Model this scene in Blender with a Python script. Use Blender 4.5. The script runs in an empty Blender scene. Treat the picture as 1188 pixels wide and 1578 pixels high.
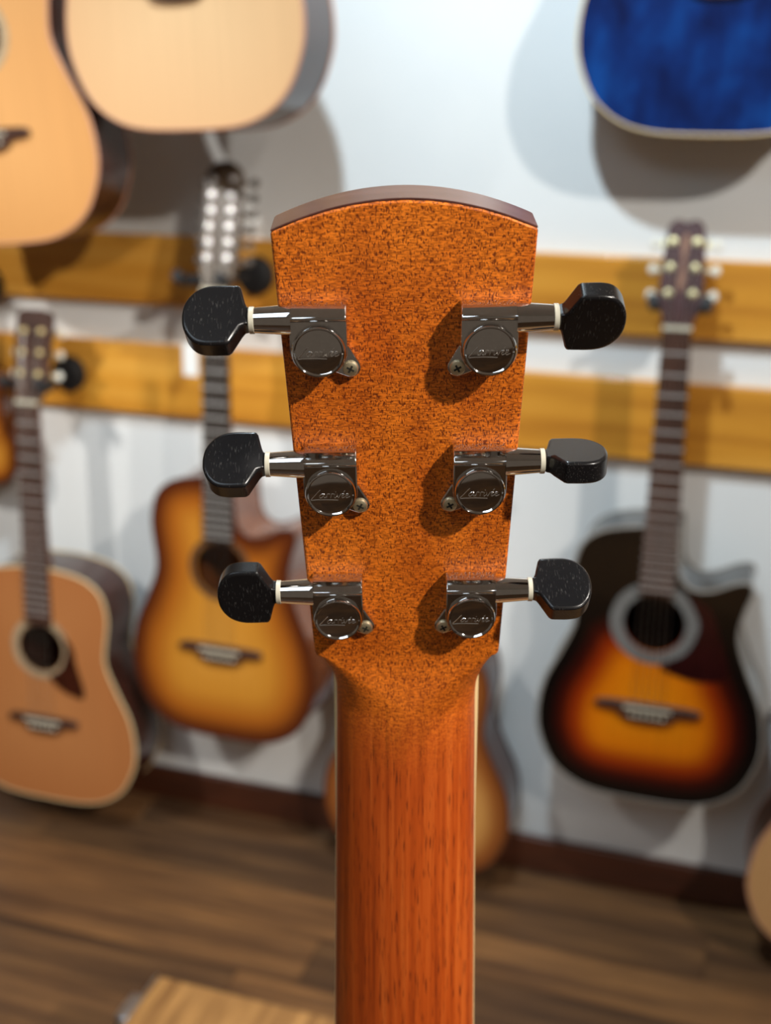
import bpy, bmesh, math, random
import numpy as np
from mathutils import Matrix, Vector
from mathutils.geometry import delaunay_2d_cdt

random.seed(7)
sc = bpy.context.scene
C = sc.collection

# ------------------------------------------------------------------ camera
# World: X along the guitar wall (right), Y into the wall, Z up; the camera is the origin.
FPX = 1765.0
CAM_R = Matrix(((0.95490717, 0.10808857, -0.27653057),
                (0.2961555, -0.2806426, 0.91297954),
                (0.02107639, -0.95370677, -0.29999865)))   # columns: image right, image down, forward
cam = bpy.data.cameras.new('camera')
cam.sensor_fit = 'HORIZONTAL'
cam.sensor_width = 36.0
cam.lens = FPX * 36.0 / 1188.0
cam.clip_start = 0.01
cam.clip_end = 50
co = bpy.data.objects.new('camera', cam)
C.objects.link(co)
m4 = Matrix.Identity(4)
for i in range(3):
    m4[i][0] = CAM_R[i][0]
    m4[i][1] = -CAM_R[i][1]
    m4[i][2] = -CAM_R[i][2]
co.matrix_world = m4
sc.camera = co
cam.dof.use_dof = True
cam.dof.focus_distance = 0.318
cam.dof.aperture_fstop = (cam.lens / 1000.0) / 0.0040      # 4 mm pupil
cam.dof.aperture_blades = 0

# ------------------------------------------------------------------ world, lamps, exposure
w = bpy.data.worlds.new('world')
sc.world = w
w.use_nodes = True
w.node_tree.nodes['Background'].inputs[0].default_value = (1.0, 0.80, 0.62, 1)
w.node_tree.nodes['Background'].inputs[1].default_value = 0.112
sc.view_settings.view_transform = 'Standard'
sc.view_settings.look = 'None'
sc.view_settings.gamma = 1.0
sc.view_settings.use_curve_mapping = False
sc.view_settings.exposure = 0.0

FLOOR_Z = -1.37
WALL_Y = 2.0
CEIL_Z = 1.25

def spot(name, loc, target, power, color, angle=110, soft=0.03, blend=0.6):
    l = bpy.data.lights.new(name, 'SPOT')
    l.energy = power
    l.color = color
    l.spot_size = math.radians(angle)
    l.spot_blend = blend
    l.shadow_soft_size = soft
    o = bpy.data.objects.new(name, l)
    C.objects.link(o)
    o.location = loc
    o.rotation_euler = (Vector(target) - Vector(loc)).to_track_quat('-Z', 'Y').to_euler()
    return o

spot('spotlight_key', (1.30, -0.52, 1.06), (-0.42, 0.62, -0.30), 188, (1.0, 0.93, 0.84), 45, 0.032, 0.5)
spot('spotlight_wall_right', (1.15, 0.33, 1.12), (-0.20, 2.0, -0.80), 112, (1.0, 0.94, 0.86), 100, 0.03, 0.8)
spot('spotlight_wall', (-0.38, 0.85, 1.12), (-0.40, 2.0, -0.75), 106, (0.74, 0.90, 1.0), 140, 0.03, 0.8)
spot('spotlight_wall_left', (-1.62, 0.15, 0.85), (-1.16, 2.0, -0.62), 92, (1.0, 0.96, 0.90), 52, 0.03, 1.0)

# ------------------------------------------------------------------ materials
def new_mat(name):
    m = bpy.data.materials.new(name)
    m.use_nodes = True
    nt = m.node_tree
    return m, nt, nt.nodes['Principled BSDF']

def setp(b, rough=0.5, metal=0.0, coat=0.0, spec=None, coat_rough=0.05):
    b.inputs['Roughness'].default_value = rough
    b.inputs['Metallic'].default_value = metal
    b.inputs['Coat Weight'].default_value = coat
    b.inputs['Coat Roughness'].default_value = coat_rough
    if spec is not None:
        b.inputs['Specular IOR Level'].default_value = spec

def c4(c):
    return (c[0], c[1], c[2], 1.0)

def srgb(r, g, b):
    f = lambda v: (v / 255.0 / 12.92) if v / 255.0 <= 0.04045 else ((v / 255.0 + 0.055) / 1.055) ** 2.4
    return (f(r), f(g), f(b))

def plain(name, color, rough=0.5, metal=0.0, coat=0.0, vary=0.08, scale=40.0, bump=0.0):
    m, nt, b = new_mat(name)
    setp(b, rough, metal, coat)
    N, L = nt.nodes.new, nt.links.new
    tc = N('ShaderNodeTexCoord')
    nz = N('ShaderNodeTexNoise'); nz.inputs['Scale'].default_value = scale; nz.inputs['Detail'].default_value = 3
    L(tc.outputs['Object'], nz.inputs['Vector'])
    rp = N('ShaderNodeValToRGB')
    rp.color_ramp.elements[0].position = 0.3; rp.color_ramp.elements[1].position = 0.7
    rp.color_ramp.elements[0].color = c4([v * (1 - vary) for v in color])
    rp.color_ramp.elements[1].color = c4([min(1, v * (1 + vary)) for v in color])
    L(nz.outputs['Fac'], rp.inputs['Fac'])
    L(rp.outputs['Color'], b.inputs['Base Color'])
    if bump:
        bp = N('ShaderNodeBump'); bp.inputs['Strength'].default_value = bump; bp.inputs['Distance'].default_value = 0.002
        L(nz.outputs['Fac'], bp.inputs['Height']); L(bp.outputs['Normal'], b.inputs['Normal'])
    return m

def mapped_noise(nt, scale3, scale=1.0, detail=4.0, rough=0.55, rot=(0, 0, 0), dim='3D', vec=None):
    N, L = nt.nodes.new, nt.links.new
    mp = N('ShaderNodeMapping')
    mp.inputs['Scale'].default_value = scale3
    mp.inputs['Rotation'].default_value = rot
    if vec is None:
        tc = N('ShaderNodeTexCoord'); vec = tc.outputs['Object']
    L(vec, mp.inputs['Vector'])
    nz = N('ShaderNodeTexNoise')
    nz.inputs['Scale'].default_value = scale
    nz.inputs['Detail'].default_value = detail
    nz.inputs['Roughness'].default_value = rough
    L(mp.outputs['Vector'], nz.inputs['Vector'])
    return nz

def ramp(nt, src, stops):
    rp = nt.nodes.new('ShaderNodeValToRGB')
    el = rp.color_ramp.elements
    while len(el) < len(stops):
        el.new(0.5)
    for e, (p, c) in zip(el, stops):
        e.position = p; e.color = c4(c)
    nt.links.new(src, rp.inputs['Fac'])
    return rp

def mixc(nt, a, b, fac, mode='MIX'):
    mx = nt.nodes.new('ShaderNodeMix'); mx.data_type = 'RGBA'; mx.blend_type = mode
    def put(sock, v):
        if isinstance(v, (tuple, list)):
            sock.default_value = c4(v)
        elif isinstance(v, (int, float)):
            sock.default_value = v
        else:
            nt.links.new(v, sock)
    put(mx.inputs[0], fac); put(mx.inputs[6], a); put(mx.inputs[7], b)
    return mx.outputs[2]

def wood(name, dark, light, scale3, rough=0.4, coat=0.0, scale=1.0, random_tint=0.0):
    m, nt, b = new_mat(name)
    setp(b, rough, 0, coat)
    nz = mapped_noise(nt, scale3, scale)
    rp = ramp(nt, nz.outputs['Fac'], [(0.3, dark), (0.7, light)])
    col = rp.outputs['Color']
    if random_tint:
        oi = nt.nodes.new('ShaderNodeObjectInfo')
        rr = ramp(nt, oi.outputs['Random'], [(0, (1 - random_tint,) * 3), (1, (1 + random_tint * 0.6,) * 3)])
        col = mixc(nt, col, rr.outputs['Color'], 1.0, 'MULTIPLY')
    nt.links.new(col, b.inputs['Base Color'])
    return m

def mahogany_material():
    """Open-pored mahogany: pores short on the angled headstock, long on the neck."""
    m, nt, b = new_mat('mahogany_neck')
    setp(b, 0.38, 0, 0.0)
    N, L = nt.nodes.new, nt.links.new
    tc = N('ShaderNodeTexCoord')
    sep = N('ShaderNodeSeparateXYZ'); L(tc.outputs['Object'], sep.inputs[0])
    mr = N('ShaderNodeMapRange'); mr.interpolation_type = 'SMOOTHSTEP'
    mr.inputs['From Min'].default_value = NUT_Z - 0.042; mr.inputs['From Max'].default_value = NUT_Z + 0.010
    L(sep.outputs['Z'], mr.inputs['Value'])
    hfac = mr.outputs['Result']
    # broad colour
    tone = mapped_noise(nt, (60, 60, 22), 1.0, 3)
    base_h = ramp(nt, tone.outputs['Fac'], [(0.3, srgb(186, 88, 18)), (0.7, srgb(226, 122, 30))])
    streak = mapped_noise(nt, (420, 420, 9), 1.0, 5, 0.6)
    base_n = ramp(nt, streak.outputs['Fac'], [(0.28, srgb(128, 46, 8)), (0.52, srgb(170, 70, 16)), (0.75, srgb(196, 96, 34))])
    # woven flecks on the headstock (run-out figure)
    fl = mapped_noise(nt, (620, 620, 2300), 1.0, 2, 0.5, rot=(0, 0.16, 0))
    flk = ramp(nt, fl.outputs['Fac'], [(0.36, (0.50, 0.43, 0.36)), (0.62, (1.34, 1.36, 1.4))])
    base_h2 = mixc(nt, base_h.outputs['Color'], flk.outputs['Color'], 0.85, 'MULTIPLY')
    # pores
    ph = mapped_noise(nt, (2450, 2450, 1000), 1.0, 1, 0.4)
    phr = ramp(nt, ph.outputs['Fac'], [(0.35, (0.12, 0.12, 0.12)), (0.45, (1, 1, 1))])
    h_col = mixc(nt, srgb(98, 34, 7), base_h2, phr.outputs['Color'])
    pn = mapped_noise(nt, (2300, 2300, 120), 1.0, 1, 0.4)
    pnr = ramp(nt, pn.outputs['Fac'], [(0.28, (0.1, 0.1, 0.1)), (0.40, (1, 1, 1))])
    n_col = mixc(nt, srgb(86, 26, 6), base_n.outputs['Color'], pnr.outputs['Color'])
    col = mixc(nt, n_col, h_col, hfac)
    L(col, b.inputs['Base Color'])
    bp = N('ShaderNodeBump'); bp.inputs['Strength'].default_value = 0.35; bp.inputs['Distance'].default_value = 0.0002
    hh = mixc(nt, pnr.outputs['Color'], phr.outputs['Color'], hfac)
    L(hh, bp.inputs['Height']); L(bp.outputs['Normal'], b.inputs['Normal'])
    return m

def burst(name, stops, rough=0.25, coat=0.6, grain=0.12):
    """Lacquered top: the finish fades from rim to centre (attribute 'rim' = metres to the edge)."""
    m, nt, b = new_mat(name)
    setp(b, rough, 0, coat)
    at = nt.nodes.new('ShaderNodeAttribute'); at.attribute_name = 'rim'
    rp = ramp(nt, at.outputs['Fac'], stops)
    nz = mapped_noise(nt, (260, 20, 2.5), 1.0, 3)
    gr = ramp(nt, nz.outputs['Fac'], [(0.3, (1 - grain,) * 3), (0.7, (1 + grain * 0.5,) * 3)])
    nt.links.new(mixc(nt, rp.outputs['Color'], gr.outputs['Color'], 1.0, 'MULTIPLY'), b.inputs['Base Color'])
    return m

def chrome_material(name, color=(0.68, 0.665, 0.65), rough=0.07):
    m, nt, b = new_mat(name)
    setp(b, rough, 1.0)
    nz = mapped_noise(nt, (900, 900, 900), 1.0, 3)
    rp = ramp(nt, nz.outputs['Fac'], [(0.3, [v * 0.93 for v in color]), (0.7, color)])
    nt.links.new(rp.outputs['Color'], b.inputs['Base Color'])
    return m

def ebony_material():
    m, nt, b = new_mat('ebony')
    setp(b, 0.26, 0, 0.0, 0.45)
    nz = mapped_noise(nt, (3200, 520, 2000), 1.0, 1)
    rp = ramp(nt, nz.outputs['Fac'], [(0.62, (0.006, 0.0055, 0.006)), (0.74, (0.040, 0.037, 0.035))])
    nt.links.new(rp.outputs['Color'], b.inputs['Base Color'])
    return m

def rail_material():
    m, nt, b = new_mat('amber_pine')
    setp(b, 0.42, 0, 0.15)
    N, L = nt.nodes.new, nt.links.new
    g = mapped_noise(nt, (1.4, 30, 26), 1.0, 5)
    rp = ramp(nt, g.outputs['Fac'], [(0.28, srgb(178, 112, 30)), (0.5, srgb(212, 146, 48)), (0.75, srgb(228, 168, 72))])
    tc = N('ShaderNodeTexCoord')
    mp = N('ShaderNodeMapping'); mp.inputs['Scale'].default_value = (2.6, 0.0, 6.0)
    L(tc.outputs['Object'], mp.inputs['Vector'])
    vo = N('ShaderNodeTexVoronoi'); vo.inputs['Scale'].default_value = 1.0
    L(mp.outputs['Vector'], vo.inputs['Vector'])
    kn = ramp(nt, vo.outputs['Distance'], [(0.03, (1, 1, 1)), (0.13, (0, 0, 0))])
    L(mixc(nt, rp.outputs['Color'], srgb(120, 62, 16), kn.outputs['Color']), b.inputs['Base Color'])
    return m

def plaster_material():
    m, nt, b = new_mat('white_plaster')
    setp(b, 0.75)
    nz = mapped_noise(nt, (3, 3, 3), 1.0, 5)
    rp = ramp(nt, nz.outputs['Fac'], [(0.3, (0.76, 0.78, 0.78)), (0.7, (0.82, 0.83, 0.82))])
    nt.links.new(rp.outputs['Color'], b.inputs['Base Color'])
    nb = mapped_noise(nt, (140, 140, 140), 1.0, 3)
    bp = nt.nodes.new('ShaderNodeBump'); bp.inputs['Strength'].default_value = 0.06; bp.inputs['Distance'].default_value = 0.002
    nt.links.new(nb.outputs['Fac'], bp.inputs['Height']); nt.links.new(bp.outputs['Normal'], b.inputs['Normal'])
    return m

def plank_material():
    m, nt, b = new_mat('floor_laminate')
    setp(b, 0.5)
    N, L = nt.nodes.new, nt.links.new
    oi = N('ShaderNodeObjectInfo')
    tc = N('ShaderNodeTexCoord')
    add = N('ShaderNodeVectorMath'); add.operation = 'ADD'
    mul = N('ShaderNodeMath'); mul.operation = 'MULTIPLY'; mul.inputs[1].default_value = 37.0
    L(oi.outputs['Random'], mul.inputs[0])
    L(tc.outputs['Object'], add.inputs[0]); L(mul.outputs[0], add.inputs[1])
    g = mapped_noise(nt, (2.6, 32, 10), 1.0, 5, 0.62, vec=add.outputs[0])
    rp = ramp(nt, g.outputs['Fac'], [(0.3, srgb(66, 44, 28)), (0.5, srgb(104, 73, 45)), (0.72, srgb(140, 100, 60))])
    rr = ramp(nt, oi.outputs['Random'], [(0, (0.62, 0.62, 0.66)), (0.5, (0.95, 0.93, 0.92)), (1, (1.22, 1.16, 1.08))])
    L(mixc(nt, rp.outputs['Color'], rr.outputs['Color'], 1.0, 'MULTIPLY'), b.inputs['Base Color'])
    return m

# ------------------------------------------------------------------ mesh helpers
class MB:
    """Collects geometry; build() links it as ONE mesh object."""
    def __init__(self):
        self.v = []; self.f = []
    def add(self, verts, faces, M=None):
        o = len(self.v)
        for p in verts:
            p = Vector(p)
            self.v.append(tuple(M @ p) if M is not None else tuple(p))
        self.f += [tuple(i + o for i in f) for f in faces]
        return self
    def box(self, x0, x1, y0, y1, z0, z1, M=None):
        v = [(x, y, z) for x in (x0, x1) for y in (y0, y1) for z in (z0, z1)]
        return self.add(v, [(0, 1, 3, 2), (4, 6, 7, 5), (0, 4, 5, 1), (2, 3, 7, 6), (0, 2, 6, 4), (1, 5, 7, 3)], M)
    def loft(self, rings, cap0=True, cap1=True, closed=True, M=None):
        n = len(rings[0]); v = [p for r in rings for p in r]; f = []
        for i in range(len(rings) - 1):
            for j in range(n if closed else n - 1):
                k = (j + 1) % n
                f.append((i * n + j, i * n + k, (i + 1) * n + k, (i + 1) * n + j))
        if cap0: f.append(tuple(range(n - 1, -1, -1)))
        if cap1: f.append(tuple((len(rings) - 1) * n + j for j in range(n)))
        return self.add(v, f, M)
    def revolve(self, prof, axis_M, n=24, cap0=True, cap1=True):
        """prof: (a, r) along local X; axis_M places it."""
        rings = [[(a, r * math.cos(t * 2 * math.pi / n), r * math.sin(t * 2 * math.pi / n)) for t in range(n)] for a, r in prof]
        return self.loft(rings, cap0, cap1, True, axis_M)
    def tube(self, path, r, n=6, M=None):
        P = [Vector(p) for p in path]; rings = []
        for i, p in enumerate(P):
            d = (P[min(i + 1, len(P) - 1)] - P[max(i - 1, 0)])
            if d.length < 1e-9: d = Vector((1, 0, 0))
            d.normalize()
            up = Vector((0, 0, 1)) if abs(d.z) < 0.9 else Vector((1, 0, 0))
            a = d.cross(up).normalized(); b_ = d.cross(a).normalized()
            rr = r[i] if isinstance(r, (list, tuple)) else r
            rings.append([p + a * rr * math.cos(t * 2 * math.pi / n) + b_ * rr * math.sin(t * 2 * math.pi / n) for t in range(n)])
        return self.loft(rings, True, True, True, M)
    def prism(self, poly, z0, z1, M=None):
        n = len(poly)
        v = [(x, y, z0) for x, y in poly] + [(x, y, z1) for x, y in poly]
        f = [tuple(range(n - 1, -1, -1)), tuple(range(n, 2 * n))]
        f += [(j, (j + 1) % n, n + (j + 1) % n, n + j) for j in range(n)]
        return self.add(v, f, M)
    def mesh(self, name, sharp=35):
        me = bpy.data.meshes.new(name)
        me.from_pydata(self.v, [], self.f)
        bm = bmesh.new(); bm.from_mesh(me)
        bmesh.ops.recalc_face_normals(bm, faces=bm.faces)
        bm.to_mesh(me); bm.free()
        me.polygons.foreach_set('use_smooth', [True] * len(me.polygons))
        me.set_sharp_from_angle(angle=math.radians(sharp))
        return me
    def build(self, name, mat, parent=None, sharp=35, bevel=0.0, segs=2):
        o = link(name, self.mesh(name, sharp), mat, parent)
        if bevel:
            md = o.modifiers.new('bevel', 'BEVEL'); md.width = bevel; md.segments = segs
            md.limit_method = 'ANGLE'; md.angle_limit = math.radians(30); md.harden_normals = False
        return o

def link(name, me, mat, parent=None):
    o = bpy.data.objects.new(name, me)
    C.objects.link(o)
    if mat is not None and not me.materials:
        me.materials.append(mat)
    if parent is not None:
        o.parent = parent
    return o

def thing(name, label, cat, M=None, group=None):
    o = bpy.data.objects.new(name, None)
    o.empty_display_size = 0.05
    C.objects.link(o)
    if M is not None:
        o.matrix_world = M
    return tag(o, label, cat, group)

def tag(o, label, cat, group=None):
    o['label'] = label; o['category'] = cat
    if group: o['group'] = group
    return o

def struct(o, label=None):
    o['kind'] = 'structure'
    if label: o['label'] = label
    return o

def catmull(P, per=8, closed=False):
    """P: (x, y[, sharp]) -> smooth polyline through the points; sharp points keep a corner."""
    n = len(P); out = []
    rng = range(n if closed else n - 1)
    for i in rng:
        p1, p2 = P[i], P[(i + 1) % n]
        p0 = P[(i - 1) % n] if (closed or i > 0) else p1
        p3 = P[(i + 2) % n] if (closed or i + 2 < n) else p2
        if len(p1) > 2 and p1[2]: p0 = p1
        if len(p2) > 2 and p2[2]: p3 = p2
        for k in range(per):
            t = k / per
            out.append(tuple(0.5 * (2 * p1[c] + (p2[c] - p0[c]) * t + (2 * p0[c] - 5 * p1[c] + 4 * p2[c] - p3[c]) * t * t
                                    + (3 * p1[c] - p0[c] - 3 * p2[c] + p3[c]) * t ** 3) for c in (0, 1)))
    if not closed:
        out.append(tuple(P[-1][:2]))
    return out

# ------------------------------------------------------------------ setting
M_PLASTER = plaster_material()
M_PLANK = plank_material()
M_RAIL = rail_material()
M_BASE = wood('dark_baseboard', srgb(58, 28, 14), srgb(86, 44, 24), (4, 30, 30), 0.4)
M_CEIL = plain('ceiling_paint', (0.72, 0.71, 0.68), 0.8, vary=0.03, scale=5)
M_SUB = plain('floor_underlay', srgb(40, 28, 20), 0.9)

b = MB().box(-3.6, 2.4, WALL_Y, WALL_Y + 0.12, FLOOR_Z, CEIL_Z)
struct(b.build('wall_back', M_PLASTER), 'white plaster wall behind the hanging guitars')
b = MB().box(-3.6, 2.4, -3.2, WALL_Y + 0.12, CEIL_Z, CEIL_Z + 0.1)
struct(b.build('ceiling', M_CEIL), 'plain off-white ceiling')
b = MB().box(-3.6, 2.4, -1.6, WALL_Y + 0.12, FLOOR_Z - 0.06, FLOOR_Z - 0.008)
floor = struct(b.build('floor', M_SUB), 'dark brown wood plank floor')
b = MB().box(-3.6, 2.4, WALL_Y - 0.016, WALL_Y, FLOOR_Z, FLOOR_Z + 0.075)
struct(b.build('baseboard_back', M_BASE, bevel=0.004), 'dark red-brown baseboard along the white wall')

# added glow panels, unseen above and behind the camera, for the chrome to reflect
def glow_panel_material():
    m, nt, b_ = new_mat('reflection_glow')
    b_.inputs['Base Color'].default_value = (0.8, 0.8, 0.8, 1)
    b_.inputs['Emission Color'].default_value = (0.74, 0.88, 1.0, 1)
    b_.inputs['Emission Strength'].default_value = 4.0
    return m
M_GLOW = glow_panel_material()
for ly, lab in ((-0.75, 'added glowing panel on the ceiling just behind the camera, for chrome reflections'), (-1.55, 'added glowing panel on the ceiling farther behind the camera, for chrome reflections')):
    lp = thing('reflection_panel', lab, 'glow panel', Matrix.Translation((-0.68, ly, CEIL_Z)), 'added ceiling glow panels')
    MB().box(-0.62, 0.62, -0.32, 0.32, -0.03, 0.0).build('glow_panel_frame', M_CEIL, lp, bevel=0.004)
    MB().box(-0.60, 0.60, -0.30, 0.30, -0.034, -0.029).build('glow_face', M_GLOW, lp)

# floor planks, each its own piece; rows run along the wall
pw = 0.118
row = 0
y = WALL_Y
while y > -1.6:
    y0 = y - pw
    x = -3.6 - random.random() * 0.8
    while x < 2.4:
        ln = random.uniform(0.55, 1.05)
        xa, xb = max(x, -3.6), min(x + ln, 2.4)
        if xb - xa > 0.05:
            b = MB().box(0, xb - xa - 0.0015, 0, pw - 0.0015, -0.008, random.uniform(-0.0006, 0.0))
            o = b.build('plank', M_PLANK, floor)
            o.location = (xa, y0, FLOOR_Z)
        x += ln
    y = y0

def rail(z0, z1, label, x0=-3.5, x1=2.3):
    bb = MB().box(x0, x1, -0.022, 0.0, 0, z1 - z0)
    o = bb.build('hanging_rail', M_RAIL, bevel=0.003)
    o.location = (0, WALL_Y, z0)
    return tag(o, label, 'rail', 'amber wooden rails screwed to the wall')

rail(-0.288, -0.158, 'upper amber wooden board along the wall carrying the sunburst and twelve-string guitars')
rail(-0.504, -0.364, 'lower amber wooden board along the wall below the upper one')
rail(0.86, 0.99, 'amber wooden board high on the wall above the blue guitar')
rail(0.62, 0.75, 'amber wooden board on the wall below the highest board')

# ------------------------------------------------------------------ guitars on the wall
M_IVORY = plain('ivory_plastic', srgb(222, 214, 190), 0.4, vary=0.03)
M_BLACKP = plain('black_plastic', (0.012, 0.012, 0.013), 0.35, vary=0.05)
M_RUBBER = plain('black_rubber', (0.008, 0.008, 0.009), 0.7, vary=0.05)
M_ROSE = wood('rosewood', srgb(52, 30, 22), srgb(84, 52, 40), (60, 60, 6), 0.45)
M_EBON = plain('ebony_board', srgb(46, 38, 34), 0.45, vary=0.15)
M_FRET = plain('fret_wire', (0.80, 0.79, 0.77), 0.55, 0.85)
M_STRING = plain('steel_string', (0.6, 0.58, 0.55), 0.35, 1.0)
M_CHROMEB = plain('chrome_tuner', (0.88, 0.88, 0.88), 0.38, 1.0, vary=0.03)
M_GOLD = plain('gold_tuner', (0.95, 0.82, 0.46), 0.38, 1.0, vary=0.03)
M_PEARL = plain('pearl_button', srgb(232, 226, 210), 0.3, vary=0.03)
M_INSIDE = plain('raw_spruce_inside', srgb(150, 110, 70), 0.8)
M_MAHSIDE = wood('mahogany_side', srgb(72, 34, 18), srgb(110, 56, 30), (5, 60, 60), 0.2, 0.5)
M_DARKSIDE = wood('dark_rosewood_side', srgb(44, 22, 16), srgb(72, 36, 26), (5, 60, 60), 0.22, 0.4)
M_BLACKSIDE = plain('black_lacquer', (0.006, 0.006, 0.007), 0.12, coat=0.5)
M_BLUESIDE = plain('blue_lacquer', srgb(10, 40, 92), 0.15, coat=0.5)
M_HONEYSIDE = wood('honey_side', srgb(96, 50, 22), srgb(140, 78, 36), (5, 60, 60), 0.22, 0.5)
M_NECKW = wood('neck_wood', srgb(96, 54, 30), srgb(134, 80, 46), (60, 60, 6), 0.35)

PROFILE = [(0.0, 0.0), (0.10, 0.0065), (0.162, 0.040), (0.193, 0.095), (0.200, 0.145), (0.190, 0.205), (0.163, 0.262),
           (0.143, 0.308), (0.139, 0.338), (0.145, 0.385), (0.147, 0.420), (0.134, 0.463), (0.100, 0.489), (0.045, 0.501), (0.0, 0.503)]
CUT = [(0.0, 0.0), (0.10, 0.0065), (0.162, 0.040), (0.193, 0.095), (0.200, 0.145), (0.190, 0.205), (0.165, 0.262),
       (0.147, 0.308), (0.143, 0.338), (0.150, 0.375), (0.160, 0.408), (0.154, 0.424), (0.130, 0.420), (0.094, 0.404),
       (0.060, 0.402), (0.036, 0.424), (0.030, 0.470), (0.029, 0.502, 1), (0.0, 0.503)]
SADDLE_Z, NUT_ZG, HOLE_Z, SCALE = 0.180, 0.830, 0.335, 0.650

def body_outline(width, cutaway):
    s = width / 0.40
    right = [(x * s, z) + tuple(r) for x, z, *r in (CUT if cutaway else PROFILE)]
    left = [(-x * s, z) for x, z in PROFILE][1:-1][::-1]
    pts = catmull(right + left, 7, True)
    # resample evenly
    P = np.array(pts); P = np.vstack([P, P[:1]])
    d = np.r_[0, np.cumsum(np.hypot(*np.diff(P, axis=0).T))]
    n = 150
    t = np.linspace(0, d[-1], n, endpoint=False)
    return np.c_[np.interp(t, d, P[:, 0]), np.interp(t, d, P[:, 1])]

def inside(poly, pts):
    x, y = pts[:, 0], pts[:, 1]
    r = np.zeros(len(pts), bool)
    a = poly; b_ = np.roll(poly, -1, 0)
    for (x0, y0), (x1, y1) in zip(a, b_):
        c = ((y0 > y) != (y1 > y)) & (x < (x1 - x0) * (y - y0) / (y1 - y0 + 1e-15) + x0)
        r ^= c
    return r

def rim_dist(poly, pts):
    a = poly; b_ = np.roll(poly, -1, 0); d = b_ - a
    best = np.full(len(pts), 9.0)
    for p, e in zip(a, d):
        t = np.clip(((pts - p) @ e) / max(e @ e, 1e-12), 0, 1)
        best = np.minimum(best, np.hypot(*(pts - p - t[:, None] * e).T))
    return best

def plate_mesh(name, poly, hole=None, step=0.013, oval=None):
    """Flat plate in (x, z) at y=0 with an optional round hole and a 'rim' attribute."""
    lo, hi = poly.min(0), poly.max(0)
    g = np.array([(x + (0.5 * step if k % 2 else 0), z) for k, z in enumerate(np.arange(lo[1], hi[1], step)) for x in np.arange(lo[0], hi[0], step)])
    g = g[inside(poly, g)]
    g = g[rim_dist(poly, g) > step * 0.5]
    loops = [poly]
    if hole:
        hx, hz, hr = hole
        g = g[np.hypot(g[:, 0] - hx, g[:, 1] - hz) > hr + step * 0.4]
        a = np.linspace(0, 2 * math.pi, 40, endpoint=False)
        loops.append(np.c_[hx + hr * np.cos(a), hz + hr * np.sin(a)])
    V = np.vstack(loops + [g]); E = []; o = 0
    for lp in loops:
        E += [(o + i, o + (i + 1) % len(lp)) for i in range(len(lp))]; o += len(lp)
    vo, eo, fo, *_ = delaunay_2d_cdt([Vector(p) for p in V], E, [], 0, 1e-6)
    vo = np.array([tuple(p) for p in vo])
    fo = [f for f in fo]
    cen = np.array([vo[list(f)].mean(0) for f in fo])
    ok = inside(poly, cen)
    if hole: ok &= np.hypot(cen[:, 0] - hole[0], cen[:, 1] - hole[1]) > hole[2] * 0.995
    fo = [f for f, k in zip(fo, ok) if k]
    me = bpy.data.meshes.new(name)
    me.from_pydata([(x, 0.0, z) for x, z in vo], [], fo)
    # face towards -Y
    bm = bmesh.new(); bm.from_mesh(me)
    for f in bm.faces:
        f.normal_update()
        if f.normal.y > 0: f.normal_flip()
    bm.to_mesh(me); bm.free()
    at = me.attributes.new('rim', 'FLOAT', 'POINT')
    rim = rim_dist(poly, vo)
    if oval:
        zc_, ax, az, k_ = oval
        rim = np.minimum(rim, np.maximum(0, 1 - np.hypot(vo[:, 0] / ax, (vo[:, 1] - zc_) / az)) * k_)
    at.data.foreach_set('value', rim.astype(np.float32))
    return me

FRET_MESH = MB().box(-0.5, 0.5, -0.0014, 0.0004, -0.0016, 0.0016).mesh('fret')
FRET_MESH.materials.append(M_FRET)

def head_outline(kind):
    if kind == 'tapered':      # narrows towards a rounded top
        R = [(0.021, 0.0), (0.030, 0.028), (0.0345, 0.045), (0.033, 0.09), (0.030, 0.135), (0.026, 0.158), (0.014, 0.166), (0.0, 0.162)]
    elif kind == 'long':       # twelve-string paddle
        R = [(0.021, 0.0), (0.029, 0.022), (0.033, 0.038), (0.034, 0.12), (0.033, 0.185), (0.026, 0.205), (0.012, 0.214), (0.0, 0.215)]
    else:                      # flared, flat top
        R = [(0.021, 0.0), (0.030, 0.022), (0.033, 0.036), (0.035, 0.09), (0.037, 0.15), (0.033, 0.168), (0.012, 0.174), (0.0, 0.172)]
    r = catmull(R, 4)
    return r + [(-x, z) for x, z in r[::-1]][1:-1] + [(-0.021, 0.0)]

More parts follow.
